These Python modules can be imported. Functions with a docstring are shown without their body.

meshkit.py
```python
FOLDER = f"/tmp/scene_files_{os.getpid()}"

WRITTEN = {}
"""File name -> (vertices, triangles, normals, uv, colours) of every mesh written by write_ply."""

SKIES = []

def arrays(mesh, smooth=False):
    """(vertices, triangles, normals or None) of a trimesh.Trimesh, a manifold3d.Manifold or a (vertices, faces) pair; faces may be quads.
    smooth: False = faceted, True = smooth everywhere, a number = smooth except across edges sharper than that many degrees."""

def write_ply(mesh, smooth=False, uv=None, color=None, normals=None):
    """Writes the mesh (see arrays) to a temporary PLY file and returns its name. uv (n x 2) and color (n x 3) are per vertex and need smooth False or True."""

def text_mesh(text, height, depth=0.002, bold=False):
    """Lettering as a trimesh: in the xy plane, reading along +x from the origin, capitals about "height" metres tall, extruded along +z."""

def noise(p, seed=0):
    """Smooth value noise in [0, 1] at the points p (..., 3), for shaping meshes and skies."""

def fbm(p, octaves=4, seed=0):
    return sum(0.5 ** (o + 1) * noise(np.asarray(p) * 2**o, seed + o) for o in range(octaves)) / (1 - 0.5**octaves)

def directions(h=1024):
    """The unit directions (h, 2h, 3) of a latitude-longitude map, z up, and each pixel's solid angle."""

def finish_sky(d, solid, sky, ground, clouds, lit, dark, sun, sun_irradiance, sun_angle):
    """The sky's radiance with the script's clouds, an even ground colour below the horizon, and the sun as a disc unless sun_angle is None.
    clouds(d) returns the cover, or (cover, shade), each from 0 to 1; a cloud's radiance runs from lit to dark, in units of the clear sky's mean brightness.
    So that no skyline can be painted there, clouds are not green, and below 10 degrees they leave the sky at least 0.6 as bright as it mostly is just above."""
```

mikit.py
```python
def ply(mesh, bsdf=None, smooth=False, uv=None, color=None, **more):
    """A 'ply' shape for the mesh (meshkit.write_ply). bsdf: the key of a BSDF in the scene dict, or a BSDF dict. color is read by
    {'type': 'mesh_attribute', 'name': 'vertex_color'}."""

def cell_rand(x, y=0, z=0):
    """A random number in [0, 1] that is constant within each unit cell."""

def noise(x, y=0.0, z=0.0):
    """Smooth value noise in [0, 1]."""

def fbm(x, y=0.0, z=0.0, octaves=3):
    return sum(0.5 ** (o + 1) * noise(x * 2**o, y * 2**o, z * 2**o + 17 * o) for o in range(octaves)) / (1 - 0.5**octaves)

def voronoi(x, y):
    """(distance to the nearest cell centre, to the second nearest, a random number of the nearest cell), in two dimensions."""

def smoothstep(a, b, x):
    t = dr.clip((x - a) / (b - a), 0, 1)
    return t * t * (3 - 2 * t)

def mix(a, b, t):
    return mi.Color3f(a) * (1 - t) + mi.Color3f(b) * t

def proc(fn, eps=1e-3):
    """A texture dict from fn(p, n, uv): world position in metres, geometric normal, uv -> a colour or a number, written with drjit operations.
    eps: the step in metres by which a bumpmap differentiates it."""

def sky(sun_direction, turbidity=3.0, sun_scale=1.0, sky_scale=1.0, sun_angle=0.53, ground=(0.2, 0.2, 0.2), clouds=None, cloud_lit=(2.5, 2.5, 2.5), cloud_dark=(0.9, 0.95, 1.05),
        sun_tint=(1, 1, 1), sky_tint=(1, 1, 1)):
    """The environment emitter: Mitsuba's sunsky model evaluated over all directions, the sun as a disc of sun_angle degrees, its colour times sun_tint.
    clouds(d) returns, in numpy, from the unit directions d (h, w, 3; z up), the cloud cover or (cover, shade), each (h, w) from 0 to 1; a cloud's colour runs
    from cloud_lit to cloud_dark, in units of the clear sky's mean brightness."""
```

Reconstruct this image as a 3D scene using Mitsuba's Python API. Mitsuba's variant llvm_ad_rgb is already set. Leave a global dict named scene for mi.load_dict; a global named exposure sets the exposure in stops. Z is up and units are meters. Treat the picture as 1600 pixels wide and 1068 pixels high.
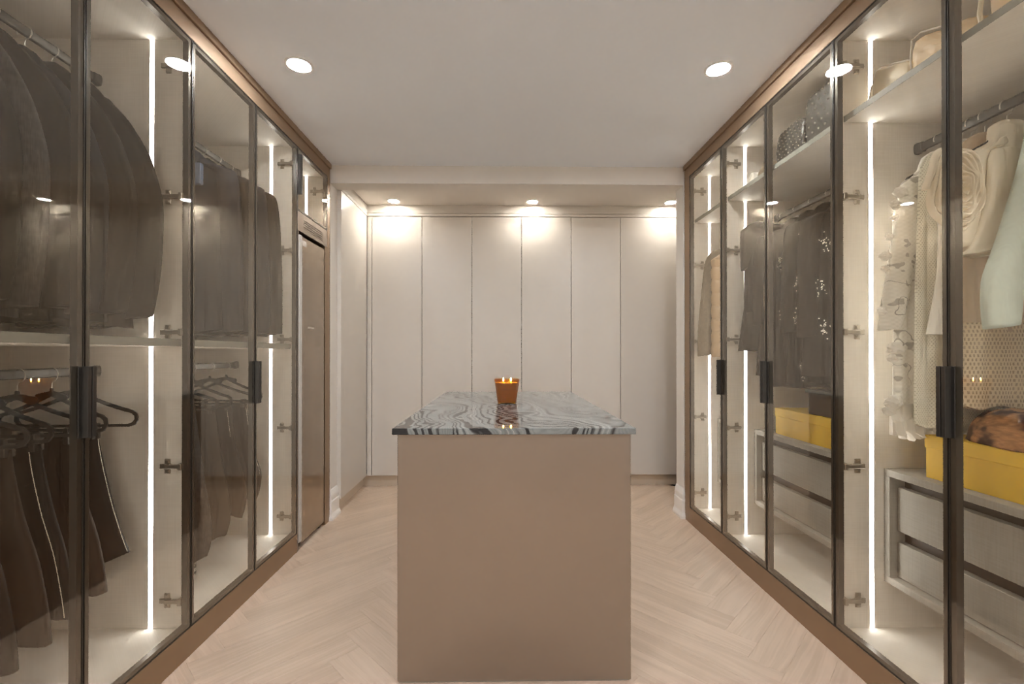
import math, random
import numpy as np
import trimesh
import mitsuba as mi
import drjit as dr
import mikit, meshkit
from shapely.geometry import LineString, Polygon, Point
from shapely.ops import unary_union
from scipy.interpolate import PchipInterpolator, CubicSpline

T = mi.ScalarTransform4f
rng = np.random.default_rng(7)
random.seed(7)
scene, labels = {}, {}

# ------------------------------------------------------------------ camera, light, exposure
EYE = 1.163
yaw, pitch = 0.015, 0.004
fwd = [math.sin(yaw) * math.cos(pitch), math.cos(yaw) * math.cos(pitch), math.sin(pitch)]
scene['camera'] = {
    'type': 'perspective', 'fov': math.degrees(2 * math.atan(800 / 715.0)), 'fov_axis': 'x', 'near_clip': 0.02, 'far_clip': 50.0,
    'principal_point_offset_x': 4 / 1600, 'principal_point_offset_y': -15 / 1068,
    'to_world': T().look_at(origin=[0, 0, EYE], target=[fwd[0], fwd[1], EYE + fwd[2]], up=[0, 0, 1]),
}
exposure = 2.83
MAIN_TINT = np.array([0.97, 1.0, 1.05])
WARM = np.array([1.0, 0.945, 0.85])
LAMP = 84.0            # ceiling downlights of the dressing room
ALCOVE_LAMP = 39.0     # downlights of the alcove
LED = 2.5              # strips in the wardrobes
LED_TINT = np.array([1.0, 1.0, 0.97])

# ------------------------------------------------------------------ measures of the room (metres)
XL, XR = 1.2025, 1.2825          # door planes of the left and right wardrobes
PITCH = 0.4554                   # width of one door
YR0, YL0 = 3.121, 3.157
YEND = 3.205                     # where the wardrobes end
ZC, ZALC = 2.483, 2.457          # ceilings
YH0, YH1, ZH = 3.225, 3.36, 2.358    # header over the opening
YB = 4.0                         # fronts of the cabinets in the alcove
DOOR0, DOOR1 = 0.109, 2.378
YBACK = -1.7
DEPTH = 0.70
yR = lambda k: YR0 - PITCH * k
yL = lambda k: YL0 - PITCH * k


def lin(hexa):
    c = np.array([int(hexa[i:i + 2], 16) for i in (1, 3, 5)]) / 255.0
    return np.where(c <= 0.04045, c / 12.92, ((c + 0.055) / 1.055) ** 2.4)


def rgb(c):
    c = lin(c) if isinstance(c, str) else np.asarray(c, float)
    return {'type': 'rgb', 'value': [float(v) for v in c]}


# ------------------------------------------------------------------ materials
def mat(name, color, rough=0.5, metallic=0.0, spec=0.5, bump=None, **kw):
    col = color if isinstance(color, dict) else rgb(color)
    b = {'type': 'principled', 'base_color': col, 'roughness': rough, 'metallic': metallic, 'specular': spec, **kw}
    if bump is not None:
        b = {'type': 'bumpmap', 'arbitrary': bump[0], 'scale': bump[1], 'bsdf': b}
    scene[name] = {'type': 'twosided', 'bsdf': b}
    return name


def diffuse(name, color):
    scene[name] = {'type': 'twosided', 'bsdf': {'type': 'diffuse', 'reflectance': color if isinstance(color, dict) else rgb(color)}}
    return name


fbm, noise, voronoi, smoothstep = mikit.fbm, mikit.noise, mikit.voronoi, mikit.smoothstep


def mix(a, b, t):
    a, b = ([float(v) for v in c] if isinstance(c, (list, tuple, np.ndarray)) else c for c in (a, b))
    return mikit.mix(a, b, dr.clip(t, 0, 1))


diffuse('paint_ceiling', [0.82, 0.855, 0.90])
diffuse('paint_wall', [0.72, 0.68, 0.63])
mat('paint_trim', [0.74, 0.71, 0.67], 0.35)
scene['lacquer'] = {'type': 'twosided', 'bsdf': {'type': 'roughplastic', 'alpha': 0.12, 'diffuse_reflectance': rgb([0.64, 0.595, 0.54]), 'int_ior': 1.5}}
diffuse('dark_gap', [0.03, 0.025, 0.02])


def linen_fn(c0, c1):
    def fn(p, n, uv):
        h = p.x + p.y
        t = 0.5 * fbm(h * 14, p.z * 260, 0, 2) + 0.5 * fbm(h * 260, p.z * 14, 3, 2)
        return mix(c0, c1, smoothstep(0.3, 0.7, t))
    return fn


mat('linen', mikit.proc(linen_fn([0.655, 0.615, 0.56], [0.685, 0.645, 0.59])), 0.6, spec=0.3)
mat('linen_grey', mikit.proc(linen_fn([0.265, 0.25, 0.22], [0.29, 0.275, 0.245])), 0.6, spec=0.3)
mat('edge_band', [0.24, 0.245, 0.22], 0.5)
mat('bronze', [0.30, 0.205, 0.130], 0.36, metallic=0.65)
mat('bronze_island', [0.30, 0.245, 0.20], 0.30, metallic=0.75)
mat('frame_metal', [0.055, 0.049, 0.041], 0.3, metallic=0.7)
mat('handle_metal', [0.045, 0.042, 0.038], 0.32, metallic=0.6)
mat('rod_metal', [0.10, 0.096, 0.09], 0.38, metallic=0.85)
mat('steel', [0.72, 0.70, 0.66], 0.22, metallic=1.0)
mat('hinge_metal', [0.36, 0.32, 0.27], 0.28, metallic=0.9)
scene['glass_tinted'] = {'type': 'thindielectric', 'int_ior': 1.80, 'specular_reflectance': rgb([1.0, 0.93, 0.82]), 'specular_transmittance': rgb([0.90, 0.87, 0.81])}
mat('recess_dark', [0.05, 0.035, 0.025], 0.5)
mat('velvet', [0.022, 0.019, 0.017], 0.8, spec=0.2, sheen=0.4)
mat('toe_metal', [0.62, 0.53, 0.43], 0.3, metallic=0.3)
mat('lamp_trim', [0.8, 0.78, 0.75], 0.4)
diffuse('emit_base', [0.8, 0.8, 0.8])
scene['steamer_mirror'] = {'type': 'twosided', 'bsdf': {'type': 'roughconductor', 'alpha': 0.02, 'material': 'none', 'specular_reflectance': rgb([0.48, 0.42, 0.36])}}
mat('steamer_strip', [0.52, 0.50, 0.47], 0.35, metallic=0.2)

S2 = math.sqrt(0.5)


def oak_fn(sign, tone, seed):
    c_lo = np.array([0.475, 0.365, 0.275]) * tone
    c_hi = np.array([0.54, 0.42, 0.325]) * tone

    def fn(p, n, uv):
        s = (p.x * sign + p.y) * S2
        t = (p.x - sign * p.y) * S2
        w = fbm(s * 2.2, t * 9, seed, 3)
        g = fbm(s * 5 + seed * 3, t * 150 + w * 9, seed, 3)
        g2 = fbm(s * 1.3, t * 24 + w * 3, seed + 5, 2)
        return mix(c_lo, c_hi, smoothstep(0.25, 0.75, 0.5 * g + 0.5 * g2))
    return fn


OAK = {}
for sg in (1, -1):
    OAK[sg] = []
    for i, tone in enumerate((0.98, 1.0, 1.02)):
        OAK[sg].append(mat('oak_%s_%d' % ('a' if sg > 0 else 'b', i), mikit.proc(oak_fn(sg, tone, 11 * i + (3 if sg > 0 else 40))), 0.42, spec=0.4))


def marble_fn(p, n, uv):
    w = fbm(p.x * 2.0 + 4, p.y * 1.6, p.z * 2, 4)
    w2 = fbm(p.x * 14.0, p.y * 14.0 + 7, p.z * 14, 3)
    u = p.x * 0.85 + p.y * 0.42 - p.z * 0.6
    f = u * 20 + w * 17 + w2 * 0.55
    band = fbm(f * 0.9, w2 * 0.6, 3, 2)
    thin = 0.5 + 0.5 * dr.sin(f * 9.0 + 9 * noise(f * 1.3, w2 * 2, 1) + 3 * w2)
    fine = 0.5 + 0.5 * dr.sin(f * 37.0 + w2 * 9)
    region = smoothstep(0.34, 0.60, band)
    dark = dr.clip(smoothstep(0.48, 0.90, thin) * (0.20 + 0.95 * region) + 0.25 * fine * region, 0, 1)
    c = mix([0.13, 0.145, 0.145], [0.27, 0.29, 0.285], w2)
    c = mix(c, [0.010, 0.011, 0.013], dark)
    return mix(c, [0.45, 0.45, 0.43], smoothstep(0.93, 1.0, 1 - thin) * (1 - region) * 0.6)


scene['marble'] = {'type': 'twosided', 'bsdf': {'type': 'plastic', 'int_ior': 1.6, 'diffuse_reflectance': mikit.proc(marble_fn)}}

# cloth
def cloth(name, c, rough=0.75, sheen=0.3, spec=0.25, weave=0.0, **kw):
    c = np.asarray(lin(c) if isinstance(c, str) else c, float)
    if weave:
        def fn(p, n, uv):
            t = 0.5 * fbm((p.x + p.y) * 300, p.z * 40, 0, 2) + 0.5 * fbm(p.x * 60, p.y * 60, p.z * 60, 2)
            return mix(c * (1 - weave), c * (1 + weave), t)
        return mat(name, mikit.proc(fn), rough, spec=spec, sheen=sheen, **kw)
    return mat(name, c, rough, spec=spec, sheen=sheen, **kw)


cloth('black_wool', [0.008, 0.0075, 0.007], 0.9, 0.0, 0.06)
cloth('black_satin', [0.010, 0.008, 0.007], 0.55, 0.0, 0.12)
cloth('brown_satin', [0.026, 0.016, 0.011], 0.55, 0.0, 0.12)
cloth('brown_wool', [0.040, 0.030, 0.023], 0.8, 0.1, 0.15)
cloth('grey_wool', [0.035, 0.034, 0.034], 0.8, 0.1, 0.15, weave=0.35)
cloth('navy_wool', [0.010, 0.012, 0.017], 0.9, 0.0, 0.06)
cloth('denim', [0.055, 0.075, 0.115], 0.8, 0.2, weave=0.3)
cloth('cream_satin', [0.76, 0.69, 0.56], 0.42, 0.1, 0.5)
cloth('cream_cotton', [0.72, 0.64, 0.51], 0.75)
cloth('tan_cotton', [0.56, 0.44, 0.32], 0.75)
cloth('mint_wool', [0.50, 0.56, 0.50], 0.8, 0.3, weave=0.06)
cloth('white_cotton', [0.80, 0.775, 0.72], 0.75)
cloth('tan_puffer', [0.42, 0.285, 0.165], 0.4, 0.1, 0.5)
cloth('taupe_cloth', [0.18, 0.145, 0.10], 0.7, weave=0.2)
cloth('teal_cloth', [0.10, 0.16, 0.165], 0.7)
cloth('beige_leather', [0.66, 0.50, 0.31], 0.5, 0.0, 0.4)
cloth('cream_leather', [0.66, 0.58, 0.43], 0.5, 0.0, 0.4)
cloth('piping_light', [0.62, 0.58, 0.52], 0.5)
cloth('yellow_card', [0.66, 0.42, 0.04], 0.55, 0.0, 0.4)
cloth('yellow_lid', [0.68, 0.44, 0.045], 0.55, 0.0, 0.4)
cloth('dark_card', [0.055, 0.035, 0.02], 0.5, 0.0)
cloth('black_leather', [0.035, 0.033, 0.030], 0.4, 0.0, 0.5)
cloth('red_silk', [0.55, 0.035, 0.02], 0.5)
mat('stud_metal', [0.80, 0.78, 0.74], 0.2, metallic=1.0)


def lace_fn(p, n, uv):
    h = p.x * 0.8 + p.y
    j1, j2 = noise(h * 70, p.z * 70, 3), noise(h * 70, p.z * 70, 9)
    d, d2, r = voronoi(h * 32 + 0.7 * j1, p.z * 25 + 0.7 * j2)
    flower = smoothstep(0.27, 0.18, d) * dr.select(r > 0.58, 1.0, 0.0)
    twig = smoothstep(0.030, 0.008, dr.abs(fbm(h * 26, p.z * 18, 2, 2) - 0.5)) * smoothstep(0.50, 0.60, fbm(h * 7, p.z * 6, 8, 2))
    net = 0.5 + 0.5 * dr.sin(h * 420) * dr.sin(p.z * 420)
    c = mix([0.70, 0.68, 0.61], [0.86, 0.84, 0.78], 0.5 * net + 0.5 * fbm(h * 25, p.z * 12, 0, 2))
    return mix(c, [0.13, 0.11, 0.08], dr.clip(flower * 0.55 + twig * 0.6, 0, 0.7))


mat('lace', mikit.proc(lace_fn), 0.7, spec=0.2)


def knit_fn(c_lo, c_hi, fx, fz):
    def fn(p, n, uv):
        h = p.x * 0.9 + p.y * 0.4
        r = dr.floor(p.z * fz)
        d = dr.abs(dr.sin((h * fx + 1.57 * r) + 1.6 * noise(h * 45, p.z * 40, 1)))
        e = dr.abs(dr.sin(p.z * fz * 3.14159))
        hole = smoothstep(0.62, 0.9, d) * smoothstep(0.25, 0.7, e)
        return mix(c_hi, c_lo, hole * (0.6 + 0.4 * noise(h * 40, p.z * 40, 5)))
    return fn


mat('knit_sage', mikit.proc(knit_fn([0.48, 0.46, 0.37], [0.74, 0.72, 0.62], 520, 150)), 0.85, spec=0.1)
mat('crochet_tan', mikit.proc(knit_fn([0.40, 0.30, 0.19], [0.74, 0.63, 0.46], 300, 74)), 0.85, spec=0.1)


def fur_fn(p, n, uv):
    t = fbm(p.x * 16, p.y * 16, p.z * 20, 3)
    f = fbm(p.x * 160, p.y * 60, p.z * 160, 2)
    c = mix([0.050, 0.016, 0.010], [0.33, 0.165, 0.075], smoothstep(0.40, 0.62, t))
    return c * (0.6 + 0.8 * f)


mat('fur_brown', mikit.proc(fur_fn), 0.85, spec=0.15, sheen=0.6)


def tweed_fn(p, n, uv):
    d, d2, r = voronoi((p.x + p.y) * 90, p.z * 90)
    return mix([0.55, 0.48, 0.36], [0.10, 0.07, 0.045], smoothstep(0.45, 0.75, r))


mat('tweed', mikit.proc(tweed_fn), 0.85, spec=0.15)
mat('amber_glass_wall', [0.9, 0.42, 0.06], 0.05, spec=0.6)
scene['amber_glass'] = {'type': 'thindielectric', 'int_ior': 1.5, 'specular_transmittance': rgb([0.88, 0.60, 0.20])}
mat('amber_wax', [0.30, 0.165, 0.055], 0.5)
mat('wick_black', [0.02, 0.02, 0.02], 0.9)


# ------------------------------------------------------------------ naming
def number(name):
    used = set(labels) | {k for k in scene} | {'__'.join(k.split('__')[:i]) for k in scene for i in (1, 2, 3)}
    if name not in used:
        return name
    i = 1
    while '%s_%03d' % (name, i) in used:
        i += 1
    return '%s_%03d' % (name, i)


COUNT = {}


def unique(name):
    n = COUNT.get(name, -1) + 1
    COUNT[name] = n
    return name if n == 0 else '%s_%03d' % (name, n)


def thing(name, label, cat, group=None, mesh=None, m=None, smooth=False, **more):
    key = unique(name)
    labels[key] = {'label': label, 'category': cat}
    if group:
        labels[key]['group'] = group
    if mesh is not None:
        scene[key] = mikit.ply(mesh, m, smooth, **more)
    return key


def part(parent, name, mesh, m, smooth=False, label=None, kind=None, **more):
    key = unique(parent + '__' + name)
    scene[key] = mikit.ply(mesh, m, smooth, **more)
    if label:
        labels.setdefault(key, {})['label'] = label
    if kind:
        labels.setdefault(key, {})['kind'] = kind
    return key


def struct(name, mesh=None, m=None, label=None, smooth=False):
    key = unique(name)
    if mesh is not None:
        scene[key] = mikit.ply(mesh, m, smooth)
    labels[key] = {'kind': 'structure'}
    if label:
        labels[key]['label'] = label
    return key


# ------------------------------------------------------------------ mesh helpers
def box(lo, hi):
    lo, hi = np.minimum(lo, hi), np.maximum(lo, hi)
    m = trimesh.creation.box(hi - lo)
    m.apply_translation((lo + hi) / 2)
    return m


def cbox(lo, hi, b=0.002):
    """A box with chamfered edges."""
    lo, hi = np.minimum(lo, hi).astype(float), np.maximum(lo, hi).astype(float)
    b = min(b, 0.45 * float((hi - lo).min()))
    pts = []
    for sx in (0, 1):
        for sy in (0, 1):
            for sz in (0, 1):
                c = np.where([sx, sy, sz], hi, lo)
                d = np.where([sx, sy, sz], -b, b)
                pts += [c + d * [0, 1, 1], c + d * [1, 0, 1], c + d * [1, 1, 0]]
    return trimesh.convex.convex_hull(np.array(pts))


def cat(*ms):
    return trimesh.util.concatenate([m for m in ms])


def tube(pts, r, sides=10, closed=False):
    """A round tube along a polyline; r a number or one radius per point."""
    p = np.asarray(pts, float)
    r = np.broadcast_to(r, (len(p),))
    t = np.gradient(p, axis=0)
    t /= np.linalg.norm(t, axis=1, keepdims=True) + 1e-12
    ref = np.array([0.31, 0.17, 0.93])
    a = np.cross(t[0], ref)
    a /= np.linalg.norm(a)
    rings, ang = [], np.arange(sides) * 2 * np.pi / sides
    for i in range(len(p)):
        a = a - t[i] * (a @ t[i])
        a /= np.linalg.norm(a)
        b = np.cross(t[i], a)
        rings.append(p[i] + r[i] * (np.cos(ang)[:, None] * a + np.sin(ang)[:, None] * b))
    return loft(np.array(rings))


def loft(rings, caps=True, top=True):
    """Rings (M, N, 3) -> a mesh; the ends closed with fans."""
    M, N, _ = rings.shape
    v = rings.reshape(-1, 3)
    i, j = np.meshgrid(np.arange(M - 1), np.arange(N), indexing='ij')
    a, b = i * N + j, i * N + (j + 1) % N
    f = np.concatenate([np.stack([a, b, b + N], -1).reshape(-1, 3), np.stack([a, b + N, a + N], -1).reshape(-1, 3)])
    if caps:
        v = np.vstack([v, rings[0].mean(0), rings[-1].mean(0)])
        k = np.arange(N)
        f = np.vstack([f, np.stack([(k + 1) % N, k, k * 0 + M * N], 1)] + ([np.stack([(M - 1) * N + k, (M - 1) * N + (k + 1) % N, k * 0 + M * N + 1], 1)] if top else []))
    m = trimesh.Trimesh(v, f, process=False)
    if m.volume < 0:
        m.invert()
    return m


def lathe(profile, n=48, center=(0, 0, 0)):
    a = np.arange(n) * 2 * np.pi / n
    rings = np.array([[[r * math.cos(t), r * math.sin(t), z] for t in a] for r, z in profile])
    m = loft(rings, caps=False)
    m.apply_translation(center)
    return m


def prism_xz(poly, y0, y1):
    """A polygon in the x-z plane extruded along y."""
    m = trimesh.creation.extrude_polygon(poly, y1 - y0, engine='earcut')
    v = m.vertices
    m.vertices = np.stack([v[:, 0], y1 - v[:, 2], v[:, 1]], 1)
    m.fix_normals()
    return m


# ------------------------------------------------------------------ the room: floor
floor_lo, floor_hi = (-2.0, YBACK, -0.06), (2.08, 4.8, -0.012)
struct('floor', box(floor_lo, floor_hi), 'dark_gap')
PW, PN = 0.125, 6          # plank width, length in widths


def plank_mesh(L, W):
    x, y, b = L / 2 - 0.00015, W / 2 - 0.00015, 0.0009
    v = [[sx * x, sy * y, -0.0115] for sx, sy in ((-1, -1), (1, -1), (1, 1), (-1, 1))]
    v += [[sx * x, sy * y, -b * 0.5] for sx, sy in ((-1, -1), (1, -1), (1, 1), (-1, 1))]
    v += [[sx * (x - b), sy * (y - b), 0] for sx, sy in ((-1, -1), (1, -1), (1, 1), (-1, 1))]
    f = [[8, 9, 10], [8, 10, 11]]
    for k in range(4):
        n = (k + 1) % 4
        f += [[k, n, 4 + n], [k, 4 + n, 4 + k], [4 + k, 4 + n, 8 + n], [4 + k, 8 + n, 8 + k]]
    return trimesh.Trimesh(v, f, process=False)


plank = plank_mesh(PW * PN, PW)
plank_ply = {s: mikit.ply(plank) for s in (1,)}[1]
X_OFF, Y_OFF = -0.036 * 1.0, 0.06
planks = []
for k in range(-40, 80):
    for m in range(-4, 5):
        for sign in (1, -1):
            if sign > 0:
                a, b = k + PN / 2 + 2 * PN * m, k + 0.5
            else:
                a, b = k + 0.5 + 2 * PN * m, k + 1 + PN / 2
            x, y = (a - b) * PW * S2 + X_OFF, (a + b) * PW * S2 + Y_OFF
            if -1.62 < x < 1.7 and -0.75 < y < 4.35:
                planks.append((x, y, sign))
planks.sort(key=lambda q: (q[0] ** 2 + q[1] ** 2))
for x, y, sign in planks:
    key = unique('floor__plank')
    scene[key] = {**plank_ply, 'to_world': T().translate([x, y, float(rng.uniform(-0.0001, 0.0))]).rotate([0, 0, 1], 45 if sign > 0 else 135),
                  'bsdf': {'type': 'ref', 'id': OAK[sign][int(rng.integers(0, 3))]}}
# behind the camera the same floor goes on as one sheet
part('floor', 'rear_boards', box((-1.3, YBACK, -0.0115), (1.4, -0.95, -0.0005)), OAK[1][1])

# ------------------------------------------------------------------ the room: walls and ceilings
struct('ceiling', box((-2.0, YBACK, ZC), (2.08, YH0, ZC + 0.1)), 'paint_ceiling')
struct('ceiling', box((-1.95, YH1, ZALC), (2.3, 4.8, ZALC + 0.1)), 'paint_wall')
struct('wall_header', box((-1.95, YH0, ZH), (2.3, YH1, ZC + 0.08)), 'paint_wall')
struct('wall_far_left', box((-1.95, YH0, 0), (-1.209, YH1, ZH)), 'paint_wall')
struct('wall_far_right', box((1.283, YH0, 0), (2.05, YH1, ZH)), 'paint_wall')
struct('wall_left', box((-2.0, YBACK, 0), (-1.91, YH0, ZC)), 'paint_wall')
struct('wall_right', box((1.99, YBACK, 0), (2.08, YH0, ZC)), 'paint_wall')
struct('wall_near_left', box((-1.91, YBACK, 0), (-XL, 0.865, ZC)), 'paint_wall')
struct('wall_near_right', box((XR, YBACK, 0), (1.99, 0.83, ZC)), 'paint_wall')
struct('wall_rear', box((-XL, YBACK - 0.1, 0), (XR, YBACK, ZC)), 'paint_wall')
struct('wall_alcove_back', box((-1.95, 4.6, 0), (2.3, 4.7, ZALC)), 'paint_wall')
struct('wall_alcove_left', box((-1.95, YH1, 0), (-1.85, 4.6, ZALC)), 'paint_wall')
struct('wall_alcove_right', box((2.2, YH1, 0), (2.3, 4.6, ZALC)), 'paint_wall')


def skirting(x_face, sgn, y0, y1, name):
    """Stepped moulded skirting board round the end of a short wall."""
    prof = [(0, 0), (0.030, 0), (0.030, 0.018), (0.022, 0.034), (0.018, 0.045), (0.018, 0.125), (0.014, 0.132), (0.014, 0.165), (0.010, 0.185), (0.004, 0.205), (0, 0.205)]
    loops = []
    for d, z in prof:
        loops.append([[x_face - sgn * 0.03, y0 - d, z], [x_face + sgn * d, y0 - d, z], [x_face + sgn * d, y1, z], [x_face - sgn * 0.03, y1, z]])
    struct(name, loft(np.array(loops)), 'paint_trim')


skirting(-1.209, 1, YH0, YH1, 'baseboard_left')
skirting(1.283, -1, YH0, YH1, 'baseboard_right')

# alcove: tall cabinets along the back
DB, XD0 = 0.435, -1.139
toe = struct('trim_1', box((-1.23, YB + 0.045, 0), (2.2, YB + 0.06, 0.1)), 'toe_metal')
struct('trim_2', cbox((-1.18, YB - 0.004, 2.358), (2.2, YB + 0.03, 2.383), 0.002), 'lacquer')
struct('trim_3', cbox((-1.18, YB - 0.001, 2.386), (2.2, YB + 0.03, ZALC), 0.001), 'lacquer')
struct('trim_4', cbox((-1.18, YB - 0.001, 0.1), (XD0 - 0.002, YB + 0.03, 2.355), 0.001), 'lacquer')
names = ['tall greige cabinet in the alcove left corner with two plain doors', 'tall greige cabinet in the middle of the alcove, behind the candle',
         'tall greige cabinet at the right of the alcove back, its edge by the right jamb', 'tall greige cabinet hidden mostly behind the right jamb of the alcove']
SEAMS = [[XD0 + k * DB for k in (0, 1, 2)], [XD0 + k * DB for k in (2, 3, 4)], [XD0 + 4 * DB, XD0 + 5 * DB, 1.865], [1.865, 2.19]]
for c, xs in enumerate(SEAMS):
    t = thing('tall_cabinet', names[c], 'cabinet')
    part(t, 'carcass', box((xs[0] + 0.0005, YB + 0.028, 0.1), (xs[-1] - 0.0005, 4.58, 2.3575)), 'recess_dark')
    for a, b in zip(xs[:-1], xs[1:]):
        part(t, 'door', cbox((a + 0.002, YB, 0.101), (b - 0.002, YB + 0.022, 2.355), 0.0015), 'lacquer')
# left side of the alcove
XA = -1.18
t = thing('tall_cabinet', 'tall greige cabinet on the left side wall of the alcove', 'cabinet')
part(t, 'carcass', box((-1.80, YH1 + 0.002, 0.1), (XA - 0.042, YB - 0.01, 2.385)), 'recess_dark')
part(t, 'door', cbox((XA - 0.040, YH1 + 0.001, 0.101), (XA, YB - 0.012, 2.355), 0.0015), 'lacquer')
struct('trim_5', cbox((XA - 0.04, YH1 + 0.001, 2.358), (XA + 0.003, YB - 0.004, 2.383), 0.002), 'lacquer')
struct('trim_6', cbox((XA - 0.04, YH1 + 0.001, 2.386), (XA, YB - 0.001, ZALC), 0.001), 'lacquer')
struct('trim_7', box((XA - 0.062, YH1 + 0.001, 0), (XA - 0.045, YB + 0.045, 0.1)), 'toe_metal')

# ------------------------------------------------------------------ ceiling lamps
def downlight(x, y, zc, radiance, label, r=0.050, tint=MAIN_TINT):
    t = thing('downlight', label, 'ceiling light')
    part(t, 'trim_ring', lathe([(r + 0.001, -0.001), (r + 0.002, -0.004), (r + 0.010, -0.004), (r + 0.013, 0.0), (r + 0.001, 0.0), (r + 0.001, -0.001)], 48, (x, y, zc)), 'lamp_trim', 40)
    ang = np.arange(40) * 2 * np.pi / 40
    v = np.vstack([[[x, y, zc - 0.0022]], np.stack([x + r * np.cos(ang), y + r * np.sin(ang), 0 * ang + zc - 0.0022], 1)])
    f = [[0, 1 + (k + 1) % 40, 1 + k] for k in range(40)]
    part(t, 'lens', (v, f), 'emit_base', emitter={'type': 'area', 'radiance': rgb(tint * radiance)})


downlight(-0.932, 2.105, ZC, LAMP, 'round recessed downlight in the main ceiling above the left wardrobe doors')
downlight(1.002, 2.105, ZC, LAMP, 'round recessed downlight in the main ceiling above the right wardrobe doors')
downlight(-0.932, 0.15, ZC, LAMP, 'round recessed downlight behind the camera on the left')
downlight(1.002, 0.15, ZC, LAMP, 'round recessed downlight behind the camera on the right')
downlight(-0.932, -0.95, ZC, LAMP, 'unseen fill downlight added farthest behind the camera on the left')  # unseen rear pair, added so its bounce brightens ceiling and island front
downlight(1.002, -0.95, ZC, LAMP, 'unseen fill downlight added farthest behind the camera on the right')  # second lamp of the added pair, fill light only
downlight(-0.926, 3.895, ZALC, ALCOVE_LAMP, 'small recessed downlight at the left end of the alcove ceiling', 0.043, WARM)
downlight(0.255, 3.895, ZALC, ALCOVE_LAMP, 'small recessed downlight in the middle of the alcove ceiling', 0.043, WARM)
downlight(1.440, 3.895, ZALC, ALCOVE_LAMP, 'small recessed downlight of the alcove half hidden by the right jamb', 0.043, WARM)


# ------------------------------------------------------------------ wardrobes
class Side:
    """u runs from the door plane into the wardrobe; y along it; z up."""
    def __init__(self, sgn, xp):
        self.s, self.xp = sgn, xp

    def X(self, u):
        return self.s * (self.xp + u)

    def box(self, u0, u1, y0, y1, z0, z1, b=0.0):
        lo, hi = (self.X(u0), y0, z0), (self.X(u1), y1, z1)
        return cbox(lo, hi, b) if b else box(lo, hi)


LEFT, RIGHT = Side(-1, XL), Side(1, XR)
HINGE_Z = (0.215, 0.730, 1.245, 1.765, 2.270)


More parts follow.
